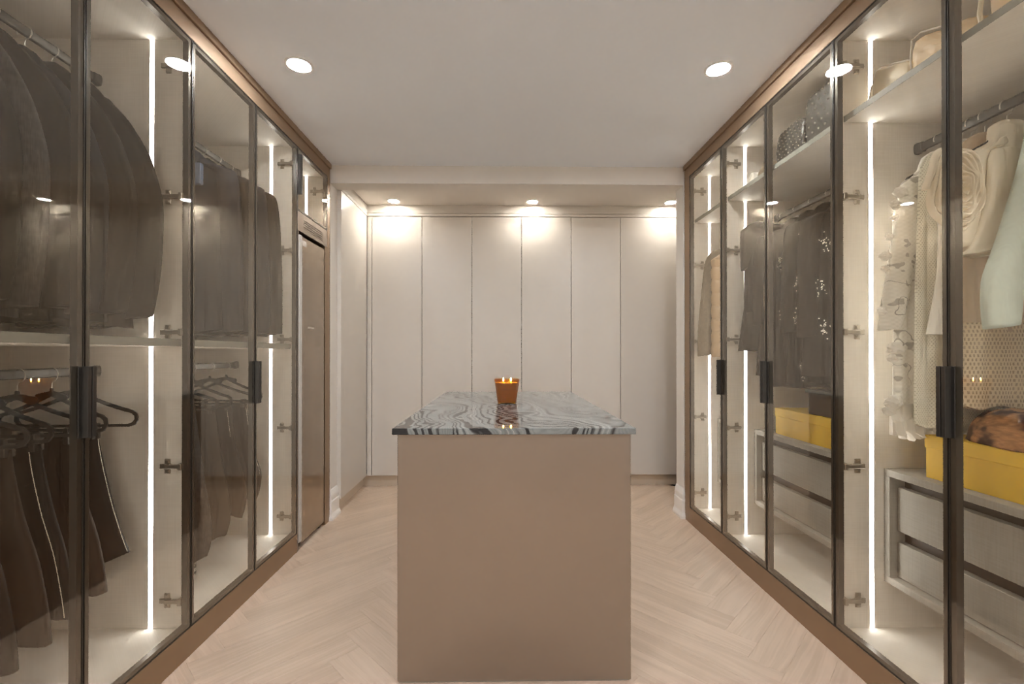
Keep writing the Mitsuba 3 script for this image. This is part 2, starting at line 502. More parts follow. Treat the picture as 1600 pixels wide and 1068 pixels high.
def door(W, ob, y0, y1, z0, z1, handle_at, hz=(0.922, 1.126), fw=0.018):
    """A glazed door in a slim metal frame, handle at the 'near' (y0) or 'far' (y1) stile."""
    y0, y1 = y0 + 0.0015, y1 - 0.0015
    d = ob + '__door'
    d = unique(d)
    fr = [W.box(0.004, 0.025, y0, y0 + fw, z0, z1), W.box(0.004, 0.025, y1 - fw, y1, z0, z1),
          W.box(0.004, 0.025, y0 + fw, y1 - fw, z0, z0 + fw), W.box(0.004, 0.025, y0 + fw, y1 - fw, z1 - fw, z1)]
    e = 0.0028
    fr += [W.box(0.0, 0.004, y0, y0 + e, z0, z1), W.box(0.0, 0.004, y1 - e, y1, z0, z1), W.box(0.0, 0.004, y0 + e, y1 - e, z0, z0 + e), W.box(0.0, 0.004, y0 + e, y1 - e, z1 - e, z1)]
    scene[unique(d + '__frame')] = mikit.ply(cat(*fr), 'frame_metal')
    x = W.X(0.002)
    q = [[x, y0 + e, z0 + e], [x, y1 - e, z0 + e], [x, y1 - e, z1 - e], [x, y0 + e, z1 - e]]
    f = [[0, 1, 2], [0, 2, 3]] if W.s < 0 else [[0, 2, 1], [0, 3, 2]]
    scene[unique(d + '__glass_pane')] = mikit.ply((q, f), 'glass_tinted')
    ya, yb = (y0, y0 + 0.013) if handle_at == 'near' else (y1 - 0.013, y1)
    h = cat(W.box(-0.022, -0.0004, ya, yb, hz[0], hz[1], 0.0008), W.box(-0.004, -0.0003, *((yb, yb + 0.009) if handle_at == 'near' else (ya - 0.009, ya)), hz[0], hz[1], 0.0005))
    scene[unique(d + '__handle')] = mikit.ply(h, 'handle_metal')
    return d


def hinge(W, ob, yf, z):
    """A cross-shaped cabinet hinge: plate on the side panel, arm to the frame, cup."""
    y1, y0 = yf, yf - 0.012
    m = cat(W.box(0.074, 0.096, y0 + 0.006, y1, z - 0.028, z + 0.028, 0.002), W.box(0.066, 0.112, y0 + 0.003, y1 - 0.003, z - 0.010, z + 0.010, 0.002),
            W.box(0.024, 0.090, y0 - 0.004, y0 + 0.006, z - 0.008, z + 0.008, 0.002), W.box(0.022, 0.036, y0 - 0.010, y0 + 0.010, z - 0.013, z + 0.013, 0.002),
            W.box(0.078, 0.090, y0 + 0.003, y0 + 0.007, z + 0.014, z + 0.024, 0.001), W.box(0.078, 0.090, y0 + 0.003, y0 + 0.007, z - 0.024, z - 0.014, 0.001))
    part(ob, 'hinge', m, 'hinge_metal')


def led(W, ob, u, yf, z0, z1, face=-1):
    """A lit strip let into the side panel, facing along y."""
    y = yf + face * 0.0012
    x0, x1 = W.X(u - 0.009), W.X(u + 0.009)
    x0, x1 = min(x0, x1), max(x0, x1)
    q = np.array([[x0, y, z0], [x1, y, z0], [x1, y, z1], [x0, y, z1]])
    q2 = q - [0, face * 0.0010, 0]
    f = [[0, 1, 2], [0, 2, 3]] if face < 0 else [[0, 2, 1], [0, 3, 2]]
    part(ob, 'led_strip', (q, f), 'emit_base', label='lit white strip', emitter={'type': 'area', 'radiance': rgb(LED_TINT * LED)})


def rod(W, ob, u, y0, y1, z):
    sec = Point(0, 0).buffer(1).convex_hull
    ang = np.arange(24) * 2 * np.pi / 24
    cx, cz = np.cos(ang), np.sin(ang)
    sx, sz = np.sign(cx) * np.abs(cx) ** 0.5 * 0.0085, np.sign(cz) * np.abs(cz) ** 0.7 * 0.016
    rings = np.array([np.stack([W.X(u) + sx, 0 * sx + y, z + sz], 1) for y in (y0, y1)])
    part(ob, 'clothes_rod', loft(rings), 'rod_metal', 35)
    for ye, s in ((y0, 1), (y1, -1)):
        rings = np.array([np.stack([W.X(u) + sx * k * 1.3, 0 * sx + ye + s * d, z + sz * k], 1) for k, d in ((1.35, 0), (1.35, 0.010), (1.22, 0.013), (1.2, 0.026), (1.05, 0.028))])
        part(ob, 'rod_socket', loft(rings), 'rod_metal', 35)


def carcass(W, ob, y0, y1, z0=0.092, z1=2.392, inner0=0.106, inner1=2.374):
    u0 = 0.027
    yn, yf = y0 + 0.008, y1 - 0.008
    part(ob, 'back_panel', W.box(DEPTH - 0.012, DEPTH, y0 + 0.0005, y1 - 0.0005, z0, z1), 'linen')
    part(ob, 'side_panel', W.box(u0, DEPTH - 0.012, y0 + 0.0005, yn, z0, z1, 0.0005), 'linen')
    part(ob, 'side_panel', W.box(u0, DEPTH - 0.012, yf, y1 - 0.0005, z0, z1, 0.0005), 'linen')
    part(ob, 'bottom_panel', W.box(u0, DEPTH - 0.012, yn, yf, z0, inner0, 0.0005), 'linen')
    part(ob, 'top_panel', W.box(u0, DEPTH - 0.012, yn, yf, inner1, z1), 'linen')
    return yn, yf


def shelf(W, ob, y0, y1, z0, z1, u0=0.036):
    sh = part(ob, 'shelf', W.box(u0 + 0.002, DEPTH - 0.013, y0, y1, z0, z1, 0.0005), 'linen')
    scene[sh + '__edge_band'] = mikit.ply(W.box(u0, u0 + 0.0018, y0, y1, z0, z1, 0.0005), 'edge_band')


def drawer_box(W, ob, y0, y1, u0=0.189):
    d = unique(ob + '__drawer_box')
    z0, z1 = 0.287, 0.720
    uB = DEPTH - 0.014
    s = 0.026
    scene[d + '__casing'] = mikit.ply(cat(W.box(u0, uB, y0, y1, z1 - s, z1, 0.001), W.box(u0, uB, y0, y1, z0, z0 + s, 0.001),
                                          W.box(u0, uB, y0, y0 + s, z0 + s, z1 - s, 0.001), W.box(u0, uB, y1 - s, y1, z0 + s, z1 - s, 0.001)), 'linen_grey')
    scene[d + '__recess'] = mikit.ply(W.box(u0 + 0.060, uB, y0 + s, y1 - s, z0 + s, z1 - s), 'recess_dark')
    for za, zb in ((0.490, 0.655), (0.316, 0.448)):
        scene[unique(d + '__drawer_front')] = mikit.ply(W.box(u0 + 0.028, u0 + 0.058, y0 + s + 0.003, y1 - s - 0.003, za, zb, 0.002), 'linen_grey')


def wardrobe(W, label, y0, y1, hinged, handles, rods, shelves, drawers, led_u, both=True):
    ob = thing('wardrobe', label, 'wardrobe')
    yn, yf = carcass(W, ob, y0, y1)
    zs = sorted(shelves)
    cuts = [0.107] + [v for a, b in zs for v in (a - 0.0005, b + 0.0005)] + [2.373]
    for i in range(0, len(cuts), 2):
        led(W, ob, led_u, yf, cuts[i], cuts[i + 1], -1)
        if both:
            led(W, ob, led_u, yn, cuts[i], cuts[i + 1], 1)
    for a, b in zs:
        shelf(W, ob, yn, yf, a, b)
    for u, z in rods:
        rod(W, ob, u, yn, yf, z)
    if drawers:
        drawer_box(W, ob, yn, yf)
    for side in hinged:
        for z in HINGE_Z:
            if side == 'far':
                hinge(W, ob, yf, z)
    n = len(handles)
    for k, hnd in enumerate(handles):
        w = (y1 - y0) / n
        door(W, ob, y0 + k * w, y0 + (k + 1) * w, DOOR0, DOOR1, hnd)
    return ob


LS = [(1.190, 1.218)]
RS = [(2.055, 2.078)]
wardrobe(LEFT, 'glass wardrobe nearest the camera on the left, with long dark coats above black skirts', yL(5), yL(3), ['far'], ['far', 'near'], [(0.355, 2.213), (0.355, 1.096)], LS, False, 0.150)
wardrobe(LEFT, 'second glass wardrobe on the left, with navy jackets above hanging trousers', yL(3), yL(1), ['far'], ['far', 'near'], [(0.340, 2.213), (0.350, 1.096)], LS, False, 0.150)
wardrobe(RIGHT, 'glass wardrobe nearest the camera on the right, with white and cream clothes above drawers', yR(5), yR(3), ['far'], ['far', 'near'], [(0.325, 1.953)], RS, True, 0.141)
wardrobe(RIGHT, 'middle glass wardrobe on the right, with long black dresses above a yellow box', yR(3), yR(1), ['far'], ['far', 'near'], [(0.325, 1.953)], RS, True, 0.139)
wardrobe(RIGHT, 'narrow single-door glass wardrobe at the far right end, with a quilted tan jacket', yR(1), yR(0), ['far'], ['near'], [(0.325, 1.953)], RS, True, 0.135)

# far left unit: small glazed cupboard over a vent panel, with the garment steamer below
u = thing('wardrobe', 'small glass top cupboard and vented panel above the garment steamer', 'wardrobe')
ya, yb = yL(1), yL(0)
part(u, 'back_panel', LEFT.box(DEPTH - 0.012, DEPTH, ya + 0.0005, yb, 1.99, 2.392), 'linen')
part(u, 'side_panel', LEFT.box(0.027, DEPTH - 0.012, ya + 0.0005, ya + 0.008, 1.99, 2.392), 'linen')
part(u, 'side_panel', LEFT.box(0.027, DEPTH - 0.012, yb - 0.008, yb, 1.99, 2.392), 'linen')
part(u, 'bottom_panel', LEFT.box(0.027, DEPTH - 0.012, ya + 0.008, yb - 0.008, 1.992, 2.008), 'linen')
part(u, 'top_panel', LEFT.box(0.027, DEPTH - 0.012, ya + 0.008, yb - 0.008, 2.374, 2.392), 'linen')
led(LEFT, u, 0.140, yb - 0.008, 2.009, 2.373, -1)
for z in (2.270,):
    hinge(LEFT, u, yb - 0.008, z)
door(LEFT, u, ya, yb, 2.006, DOOR1, 'near', (2.10, 2.335), 0.014)
mv = [LEFT.box(0.002, 0.022, ya + 0.002, yb, 1.89, 1.914)]
mv += [LEFT.box(0.002, 0.022, ya + 0.002, yb, 1.970, 2.003)]
mv += [LEFT.box(0.002, 0.022, ya + 0.002, ya + 0.085, 1.914, 1.970), LEFT.box(0.002, 0.022, yb - 0.085, yb, 1.914, 1.970)]
vp = part(u, 'vent_panel', cat(*mv), 'bronze_island')
for i in range(4):
    z = 1.917 + i * 0.0135
    scene[unique(vp + '__louvre')] = mikit.ply(LEFT.box(0.003, 0.018, ya + 0.0855, yb - 0.0855, z, z + 0.0092, 0.001), 'bronze_island')
scene[unique(vp + '__backing')] = mikit.ply(LEFT.box(0.022, 0.026, ya + 0.08, yb - 0.08, 1.905, 1.98), 'dark_gap')
part(u, 'niche', cat(LEFT.box(0.0, DEPTH, ya + 0.0008, ya + 0.012, 0.0, 1.89), LEFT.box(DEPTH - 0.01, DEPTH, ya + 0.012, yb - 0.035, 0.0, 1.89)), 'bronze_island')

st = thing('garment_steamer', 'tall mirror-fronted garment steamer cabinet built in at the far left', 'garment steamer')
part(st, 'body', LEFT.box(0.030, 0.56, ya + 0.020, yb - 0.045, 0.012, 1.868, 0.002), 'recess_dark')
part(st, 'door', LEFT.box(0.004, 0.028, ya + 0.058, yb - 0.045, 0.025, 1.868, 0.003), 'steamer_mirror')
part(st, 'handle_strip', LEFT.box(-0.004, 0.026, ya + 0.016, ya + 0.055, 0.045, 1.868, 0.003), 'steamer_strip', label='grey metal edge strip')
for u_ in (0.02, 0.5):
    for y_ in (ya + 0.03, yb - 0.09):
        part(st, 'foot', LEFT.box(u_, u_ + 0.03, y_, y_ + 0.03, 0, 0.012), 'recess_dark')
part(st, 'badge', LEFT.box(0.0032, 0.0042, 2.855, 2.945, 1.318, 1.328), 'steel', label='small pale badge')
part(st, 'sticker', LEFT.box(0.0034, 0.0042, 2.775, 2.83, 1.815, 1.845), 'piping_light', label='pale sticker')

# fascia, crown, plinth and end panels (bronze)
for W, y0f, yend, i0 in ((LEFT, yL(5), YEND, 8), (RIGHT, yR(5), YEND, 12)):
    yn_ = y0f
    struct('trim_%d' % i0, W.box(0.001, 0.05, yn_, yend, 2.381, 2.447, 0.001), 'bronze')
    struct('trim_%d' % (i0 + 1), W.box(-0.009, 0.05, yn_, yend + 0.003, 2.4475, ZC - 0.0005, 0.002), 'bronze')
    pl_end = yL(1) if W is LEFT else yend
    struct('trim_%d' % (i0 + 2), W.box(0.001, 0.03, yn_, pl_end, 0.0, 0.1065, 0.001), 'bronze')
    struct('trim_%d' % (i0 + 3), W.box(0.001, 0.30, (yL(0) if W is LEFT else yR(0)) + 0.0012 - (0.034 if W is LEFT else 0), yend, 0.0 if W is LEFT else 0.1067, 1.888 if W is LEFT else 2.380, 0.001), 'bronze')
    if W is LEFT:
        struct('trim_16', W.box(0.001, 0.30, yL(0) + 0.0012, yend, 1.8885, 2.380, 0.001), 'bronze')

# ------------------------------------------------------------------ island
isl = thing('dressing_island', 'taupe satin dressing island in the middle of the floor', 'island')
part(isl, 'body', cbox((-0.371, 1.622, 0.006), (0.456, 3.125, 0.8775), 0.002), 'bronze_island')
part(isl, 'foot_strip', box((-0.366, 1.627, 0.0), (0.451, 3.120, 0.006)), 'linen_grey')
for x, nm in ((-0.371, -1), (0.456, 1)):
    for k in range(3):
        y0 = 1.645 + 0.493 * k
        for z0, z1 in ((0.10, 0.34), (0.345, 0.60), (0.605, 0.865)):
            part(isl, 'drawer', cbox((x + nm * 0.0002, y0 + 0.002, z0), (x + nm * 0.004, y0 + 0.489, z1), 0.001), 'bronze_island')
thing('countertop', 'grey and black veined marble countertop lying on the island', 'countertop', None, cbox((-0.387, 1.606, 0.878), (0.470, 3.140, 0.9005), 0.002), 'marble')

# candle
cx, cy, cz = 0.023, 2.428, 0.9008
cd = thing('candle', 'amber glass candle with two lit wicks standing on the marble countertop', 'candle')
part(cd, 'glass_jar', lathe([(0.0, 0.0), (0.047, 0.0), (0.051, 0.004), (0.069, 0.128), (0.0665, 0.128), (0.064, 0.110)], 64, (cx, cy, cz)), 'amber_glass', 40)
part(cd, 'wax', lathe([(0.0, 0.006), (0.0475, 0.006), (0.0495, 0.012), (0.0635, 0.106), (0.062, 0.1085), (0.0, 0.108)], 64, (cx, cy, cz)), 'amber_wax', 40)
for dx in (-0.019, 0.021):
    part(cd, 'wick', tube([[cx + dx, cy - 0.01, cz + 0.107], [cx + dx + 0.001, cy - 0.01, cz + 0.115]], 0.0012, 6), 'wick_black')
    fl = lathe([(0.0, 0.0), (0.0026, 0.003), (0.0034, 0.007), (0.0026, 0.013), (0.0012, 0.018), (0.0, 0.021)], 16, (cx + dx, cy - 0.01, cz + 0.1135))
    part(cd, 'flame', fl, 'emit_base', True, emitter={'type': 'area', 'radiance': rgb(np.array([1.0, 0.62, 0.22]) * 60)})


# ------------------------------------------------------------------ hangers
def hanger_shape(w=0.205):
    arm = []
    for s in np.linspace(0, 1, 24):
        arm.append((s * w * 0.93, -0.074 - 0.012 * s - 0.062 * s ** 1.25 - 0.010 * math.sin(math.pi * s)))
    right = arm + [(w * 0.99, -0.158), (w * 1.0, -0.176), (w * 0.95, -0.192), (w * 0.86, -0.198)]
    full = [(-x, z) for x, z in reversed(right)] + right[1:]
    bar = LineString([(-w * 0.86, -0.198), (w * 0.86, -0.198)])
    shape = LineString(full).buffer(0.0062).union(bar.buffer(0.0048))
    shape = shape.union(LineString([(-0.052, -0.083), (0, -0.072), (0.052, -0.083)]).buffer(0.0098)).union(LineString([(0, -0.074), (0, -0.058)]).buffer(0.0056))
    for s in (-1, 1):
        shape = shape.difference(Point(s * w * 0.70, -0.1145).buffer(0.0052))
    return shape.simplify(0.0004)


HSHAPE = hanger_shape()
HBODY = prism_xz(HSHAPE, -0.0028, 0.0028)
hook_pts = [(0, 0, -0.060), (0, 0, -0.044), (0.0, 0, -0.036)]
for a in np.linspace(-80, 200, 22):
    r_ = 0.0235
    hook_pts.append((r_ * math.cos(math.radians(a)) * 1.0 - 0.004 + 0.004, 0, r_ * math.sin(math.radians(a)) - 0.0048))
HHOOK = tube([(x, y, z) for x, y, z in hook_pts], 0.0017, 8)
HB_PLY, HH_PLY = mikit.ply(HBODY, 'velvet', 30), mikit.ply(HHOOK, 'steel', 40)


def hanger(x, y, z, label, turn=0.0, wide=1.0):
    """Hangs with its hook over a rod whose centre is at (x, y, z)."""
    t = thing('clothes_hanger', label, 'hanger')
    M = T().translate([x, y, z]).rotate([0, 0, 1], turn)
    scene[t + '__body'] = {**HB_PLY, 'to_world': M @ T().scale([wide, 1, 1])}
    scene[t + '__hook'] = {**HH_PLY, 'to_world': M}
    labels[t + '__hook'] = {'label': 'silver metal hook'}
    return t


# ------------------------------------------------------------------ garments
def garment(levels, xc, y, folds=7, amp=0.006, seed=0, N=84, M=44, e=2.3, lean=0.0, hem=0.0, open_top=True):
    """A hanging piece of cloth: levels of (z, x_left, x_right, half_thickness) from the top down, relative to xc."""
    L = np.array(levels, float)
    order = np.argsort(L[:, 0])
    L = L[order]
    z = np.linspace(L[-1, 0], L[0, 0], M)
    fl, fr, fd = (PchipInterpolator(L[:, 0], L[:, k]) for k in (1, 2, 3))
    ang = np.arange(N) * 2 * np.pi / N
    cs, sn = np.cos(ang), np.sin(ang)
    q = np.sign(cs) * np.abs(cs) ** (2 / e)
    g = np.sign(sn) * np.abs(sn) ** (2 / e)
    r_ = np.random.default_rng(seed)
    ph = r_.uniform(0, 6.28, 4)
    rings = []
    ztop, zbot = z[0], z[-1]
    for zz in z:
        t = (ztop - zz) / (ztop - zbot)
        l, r, d = fl(zz), fr(zz), fd(zz)
        c, hw = (l + r) / 2, (r - l) / 2
        a = amp * (0.25 + 0.75 * t)
        w = q * (folds + 0.6 * np.sin(t * 2 + ph[0]))
        dy = a * (np.sin(w * 2.2 + ph[1] + 0.7 * t) + 0.5 * np.sin(w * 4.1 + ph[2] - t)) * np.where(sn < 0, 1, 0.8) * (1 - 0.6 * np.abs(q) ** 6)
        dz = hem * t ** 6 * np.sin(w * 1.3 + ph[3])
        dy = dy * min(1.0, 12 * t)
        rings.append(np.stack([xc + c + hw * q * (1 + 0.012 * np.sin(5 * t + ph[3])), y + lean * t + d * g + dy, zz + 0 * q + dz], 1))
    return loft(np.array(rings), top=not open_top)


def sleeve(path, N=28, M=26, seed=0, amp=0.003):
    """path: points (x, y, z, half width in x, half width in y)."""
    P = np.array(path, float)
    s = np.linspace(0, len(P) - 1, M)
    Q = np.stack([PchipInterpolator(np.arange(len(P)), P[:, k])(s) for k in range(5)], 1)
    ang = np.arange(N) * 2 * np.pi / N
    r_ = np.random.default_rng(seed)
    ph = r_.uniform(0, 6.28, 3)
    rings = []
    for i, (x, y, z, rx, ry) in enumerate(Q):
        t = i / (M - 1)
        k = 1 + (amp / max(rx, 1e-3)) * np.sin(3 * ang + ph[0] + 3 * t) + 0.4 * (amp / max(rx, 1e-3)) * np.sin(7 * ang + ph[1] + 6 * t)
        rings.append(np.stack([x + rx * np.cos(ang) * k, y + ry * np.sin(ang) * k, z + 0 * ang + 0.15 * rx * np.cos(ang)], 1))
    return loft(np.array(rings))


SQUARE = [(0.118, 0.135), (0.175, 0.262), (0.30, 0.285), (0.55, 0.298), (0.93, 0.300)]
DROP = [(0.13, 0.13), (0.223, 0.20), (0.356, 0.273), (0.546, 0.318), (0.736, 0.312), (0.919, 0.282)]


def jacket(name, label, catg, xc, y, zr, zb, m, hw=0.20, thick=0.035, outline=None, seed=0, flare=0.0, zcuff=None, folds=6, amp=0.005, sl_w=0.050, k=1.0, back=0.95):
    """A coat or jacket on a hanger whose rod is at height zr: body to zb, sleeves whose outer edge follows `outline`, pairs of
    (drop below the rod, distance from the middle), stretched to end at zcuff."""
    o = outline or SQUARE
    top = zr - 0.050
    d0 = o[0][0]
    w0 = o[0][1] * k
    lv = [(top, -0.034, 0.034, 0.014), (top - 0.022, -0.066, 0.066, 0.024), (zr - d0 + 0.004, -w0 * 0.86, w0 * 0.86, thick * 0.9), (zr - o[1][0] + 0.004, -min(hw, o[1][1] * k * 0.86), min(hw, o[1][1] * k * 0.86), thick),
          (zr - o[1][0] - 0.16, -hw, hw, thick * 1.1), (0.5 * (zr - o[1][0] + zb), -hw * 0.97 - flare * 0.45, hw * 0.97 + flare * 0.45, thick * 1.1), (zb, -hw - flare, hw + flare, thick * 1.15)]
    t = thing(name, label, catg)
    part(t, 'body', garment(lv, xc, y, folds, amp, seed, hem=0.004), m, True)
    zc_ = zcuff if zcuff is not None else zb + 0.02
    stretch = (zr - d0 - zc_) / (o[-1][0] - d0)
    for s in (-1, 1):
        kk = k if s * (1 if xc < 0 else -1) > 0 else k * back
        pth = [(xc + s * (o[0][1] * kk - 0.045), y, zr - d0 + 0.012, 0.022, 0.020)]
        for n_, (dz, w) in enumerate(o):
            wd = sl_w * (0.75 if n_ == 0 else 1.0 if n_ < len(o) - 1 else 0.84)
            pth.append((xc + s * (w * kk - wd), y - 0.004 - 0.0015 * n_, zr - d0 - (dz - d0) * stretch - (0.010 if n_ == 0 else 0), wd, thick * (0.8 if n_ == 0 else 1.0)))
        part(t, 'sleeve', sleeve(pth, seed=seed + s), m, True)
    return t


# --- left, nearest wardrobe: coats above
xr1 = LEFT.X(0.355)
COATS = 'dark coats high in the near left wardrobe'
ys = [1.690, 1.600, 1.510, 1.415, 1.320, 1.225, 1.13, 1.03]
mats = ['black_wool', 'black_wool', 'navy_wool', 'black_wool', 'grey_wool', 'black_wool', 'navy_wool', 'black_wool']
desc = ['farthest black coat in the near left wardrobe, its sleeve before the lit strip',
        'black coat second from the lit strip in the near left wardrobe', 'very dark navy coat third from the lit strip in the near left wardrobe',
        'black coat fourth from the lit strip in the near left wardrobe', 'dark grey coat fifth from the lit strip in the near left wardrobe',
        'black coat sixth from the lit strip in the near left wardrobe', 'dark navy coat seventh from the lit strip in the near left wardrobe', 'black coat nearest the camera in the left wardrobe']
for i, (y, m, d) in enumerate(zip(ys, mats, desc)):
    jacket('coat', d, 'coat', xr1 - (0, 0.012, 0.03, 0.02, 0.03, 0.02, 0.03, 0.02)[i], y, 2.213, 1.258 + 0.010 * (i % 3), m, hw=0.205, thick=0.034, outline=DROP, seed=20 + i, zcuff=1.294 + 0.01 * (i % 2), sl_w=0.050, amp=0.003, k=(1.0, 0.97, 0.95, 0.98, 0.95, 0.97, 0.95, 0.97)[i])
hd = ['farthest hanger high in the near left wardrobe, under a black coat', 'second hanger from the lit strip high in the near left wardrobe',
      'third hanger from the lit strip high in the near left wardrobe', 'fourth hanger from the lit strip high in the near left wardrobe', 'fifth hanger from the lit strip high in the near left wardrobe']
for i in range(5):
    hanger(xr1, ys[i], 2.213, hd[i], wide=0.52)

# --- left, nearest wardrobe: skirts below
ysk = [1.700, 1.605, 1.492, 1.405, 1.31, 1.21, 1.12]
dk = ['farthest black satin skirt with a pale side seam in the near left wardrobe', 'dark brown satin skirt second from the lit strip in the near left wardrobe', 'black skirt with a pale seam line at the middle of the near left wardrobe',
      'dark brown long skirt fourth from the lit strip in the near left wardrobe', 'black satin skirt fifth from the lit strip in the near left wardrobe', 'dark brown skirt sixth from the lit strip in the near left wardrobe', 'black skirt nearest the camera in the left wardrobe']
zbs = [0.425, 0.350, 0.315, 0.295, 0.28, 0.28, 0.28]
mk = ['black_satin', 'brown_satin', 'black_satin', 'brown_satin', 'black_satin', 'brown_satin', 'black_satin']
hk = ['farthest black velvet hanger low in the near left wardrobe, beside the handle', 'second black velvet hanger from the lit strip low in the near left wardrobe', 'third black velvet hanger low in the near left wardrobe, at the photo edge',
      'fourth black velvet hanger from the lit strip low in the near left wardrobe', 'fifth black velvet hanger from the lit strip low in the near left wardrobe', 'sixth black velvet hanger from the lit strip low in the near left wardrobe', 'black velvet hanger nearest the camera low in the left wardrobe']
for i, y in enumerate(ysk):
    hanger(xr1, y, 1.096, hk[i], turn=(4, -6, 5, -3, 4, -4, 3)[i])
    zt = 0.872
    lv = [(zt, -0.215, 0.075, 0.012), (zt - 0.03, -0.218, 0.078, 0.018), (zt - 0.20, -0.225, 0.112, 0.036), (zt - 0.36, -0.235, 0.158, 0.044), (zbs[i], -0.245, 0.190, 0.047)]
    t = thing('skirt', dk[i], 'skirt')
    for cx_ in (-0.16, 0.062):
        part(t, 'clip', cbox((xr1 + cx_ - 0.009, y - 0.0175, zt - 0.022), (xr1 + cx_ + 0.009, y + 0.0175, 0.906), 0.002), 'handle_metal')
    part(t, 'panel', garment(lv, xr1, y, 6, 0.007, 60 + i, hem=0.012), mk[i], True)
    if i in (0, 2):
        zz = np.linspace(zt - 0.02, zbs[i] + 0.015, 24)
        g = PchipInterpolator([l[0] for l in lv[::-1]], [l[2] for l in lv[::-1]])
        off = 0.002 if i == 0 else -0.012
        part(t, 'piping', tube([(xr1 + g(z) + off, y - 0.004 - (0.022 if i == 2 else 0), z) for z in zz], 0.0011, 6), 'piping_light')

# --- left, second wardrobe
xr2 = LEFT.X(0.340)
jd = ['farthest dark jacket high in the second left wardrobe, sleeve before the lit strip', 'dark navy jacket second from the lit strip in the second left wardrobe', 'dark jacket third from the lit strip in the second left wardrobe',
      'dark navy jacket with a denim yoke, nearest in the second left wardrobe']
hj = ['farthest hanger high in the second left wardrobe', 'second hanger from the lit strip high in the second left wardrobe', 'third hanger from the lit strip high in the second left wardrobe', 'fourth hanger from the lit strip high in the second left wardrobe', 'nearest hanger high in the second left wardrobe']
for i, (y, m) in enumerate(zip([2.60, 2.49, 2.37, 2.25], ['black_wool', 'navy_wool', 'black_wool', 'navy_wool'])):
    t = jacket('jacket', jd[i], 'jacket', xr2, y, 2.213, 1.262 + 0.01 * (i % 2), m, hw=0.215, thick=0.038, seed=80 + i, zcuff=1.27, sl_w=0.050, amp=0.003, k=(1.0, 0.96, 0.94, 0.92, 0.72)[i])
    hanger(xr2, y, 2.213, hj[i], wide=(0.8 if i < 4 else 0.6))
    if i == 3:
        part(t, 'denim_yoke', cbox((xr2 + 0.028, y - 0.056, 1.968), (xr2 + 0.106, y - 0.030, 2.072), 0.004), 'denim', label='blue denim yoke')
xr3 = LEFT.X(0.350)
td = ['farthest brown trousers with a pale seam low in the second left wardrobe', 'taupe brown trousers second from the lit strip in the second left wardrobe', 'dark brown trousers third from the lit strip in the second left wardrobe', 'grey woven skirt with a patterned hem behind the near frame of the second left wardrobe', 'dark grey trousers nearest in the second left wardrobe']
th = ['farthest hanger low in the second left wardrobe, end in front of the lit strip', 'second hanger from the lit strip low in the second left wardrobe', 'third hanger from the lit strip low in the second left wardrobe', 'fourth hanger from the lit strip low in the second left wardrobe', 'nearest hanger low in the second left wardrobe']
tz = [0.36, 0.30, 0.24, 0.20, 0.22]
for i, (y, m) in enumerate(zip([2.595, 2.450, 2.310, 2.165, 2.03], ['brown_wool', 'brown_satin', 'brown_wool', 'grey_wool', 'black_wool'])):
    hanger(xr3, y, 1.096, th[i], turn=(-5, 6, -4, 5, -3)[i])
    zt = 0.884
    t = thing('trousers' if i < 3 or i == 4 else 'skirt', td[i], 'trousers' if i != 3 else 'skirt')
    lv = [(zt, -0.15, 0.115, 0.010), (zt - 0.03, -0.155, 0.118, 0.015), (zt - 0.25, -0.165, 0.150, 0.024), (tz[i] + 0.12, -0.17, 0.195, 0.032), (tz[i], -0.16, 0.170, 0.036)]
    for cx_ in (-0.12, 0.095):
        part(t, 'clip', cbox((xr3 + cx_ - 0.009, y - 0.0175, zt - 0.022), (xr3 + cx_ + 0.009, y + 0.0175, 0.906), 0.002), 'handle_metal')
    part(t, 'panel', garment(lv, xr3, y, 5, 0.009, 120 + i, hem=0.016), m, True)
    if i in (0, 1):
        zz = np.linspace(zt - 0.02, tz[i] + 0.13, 20)
        g = PchipInterpolator([l[0] for l in lv[::-1]], [l[2] for l in lv[::-1]])
        part(t, 'piping', tube([(xr3 + g(z) - (0.0 if i == 0 else 0.018), y - 0.012, z) for z in zz], 0.0010, 6), 'piping_light')
    if i == 3:
        def dots(p, n, uv):
            d, d2, r = voronoi(p.x * 110, p.z * 110)
            return mix([0.60, 0.57, 0.52], [0.07, 0.065, 0.06], smoothstep(0.28, 0.36, d))
        mat('dotted', mikit.proc(dots), 0.8)
        part(t, 'patterned_hem', garment([(tz[i] + 0.01, -0.13, 0.115, 0.030), (tz[i] - 0.07, -0.135, 0.12, 0.033)], xr3, y, 5, 0.006, 140, M=8), 'dotted', True, label='pale dotted hem')

# --- right, far narrow wardrobe: tan puffer
xq = RIGHT.X(0.325)
t = thing('puffer_jacket', 'tan quilted puffer jacket with a dark sleeve in the narrow far right wardrobe', 'jacket')


def puffer(xc, y, ztop, zbot, hw, th, rows):
    N, M = 64, rows * 10
    ang = np.arange(N) * 2 * np.pi / N
    cs, sn = np.cos(ang), np.sin(ang)
    q, g = np.sign(cs) * np.abs(cs) ** 0.85, np.sign(sn) * np.abs(sn) ** 0.85
    rings = []
    for i in range(M + 1):
        tt = i / M
        z = ztop + (zbot - ztop) * tt
        sh = min(1.0, 0.30 + 4.5 * tt) if tt < 0.16 else 1.0
        puff = 0.72 + 0.28 * abs(math.sin(math.pi * rows * tt)) ** 0.6
        rings.append(np.stack([xc + hw * sh * q * (0.93 + 0.07 * puff), y + th * sh * g * puff, z + 0 * q + 0.006 * np.sin(4 * ang + 5 * tt)], 1))
    return loft(np.array(rings))


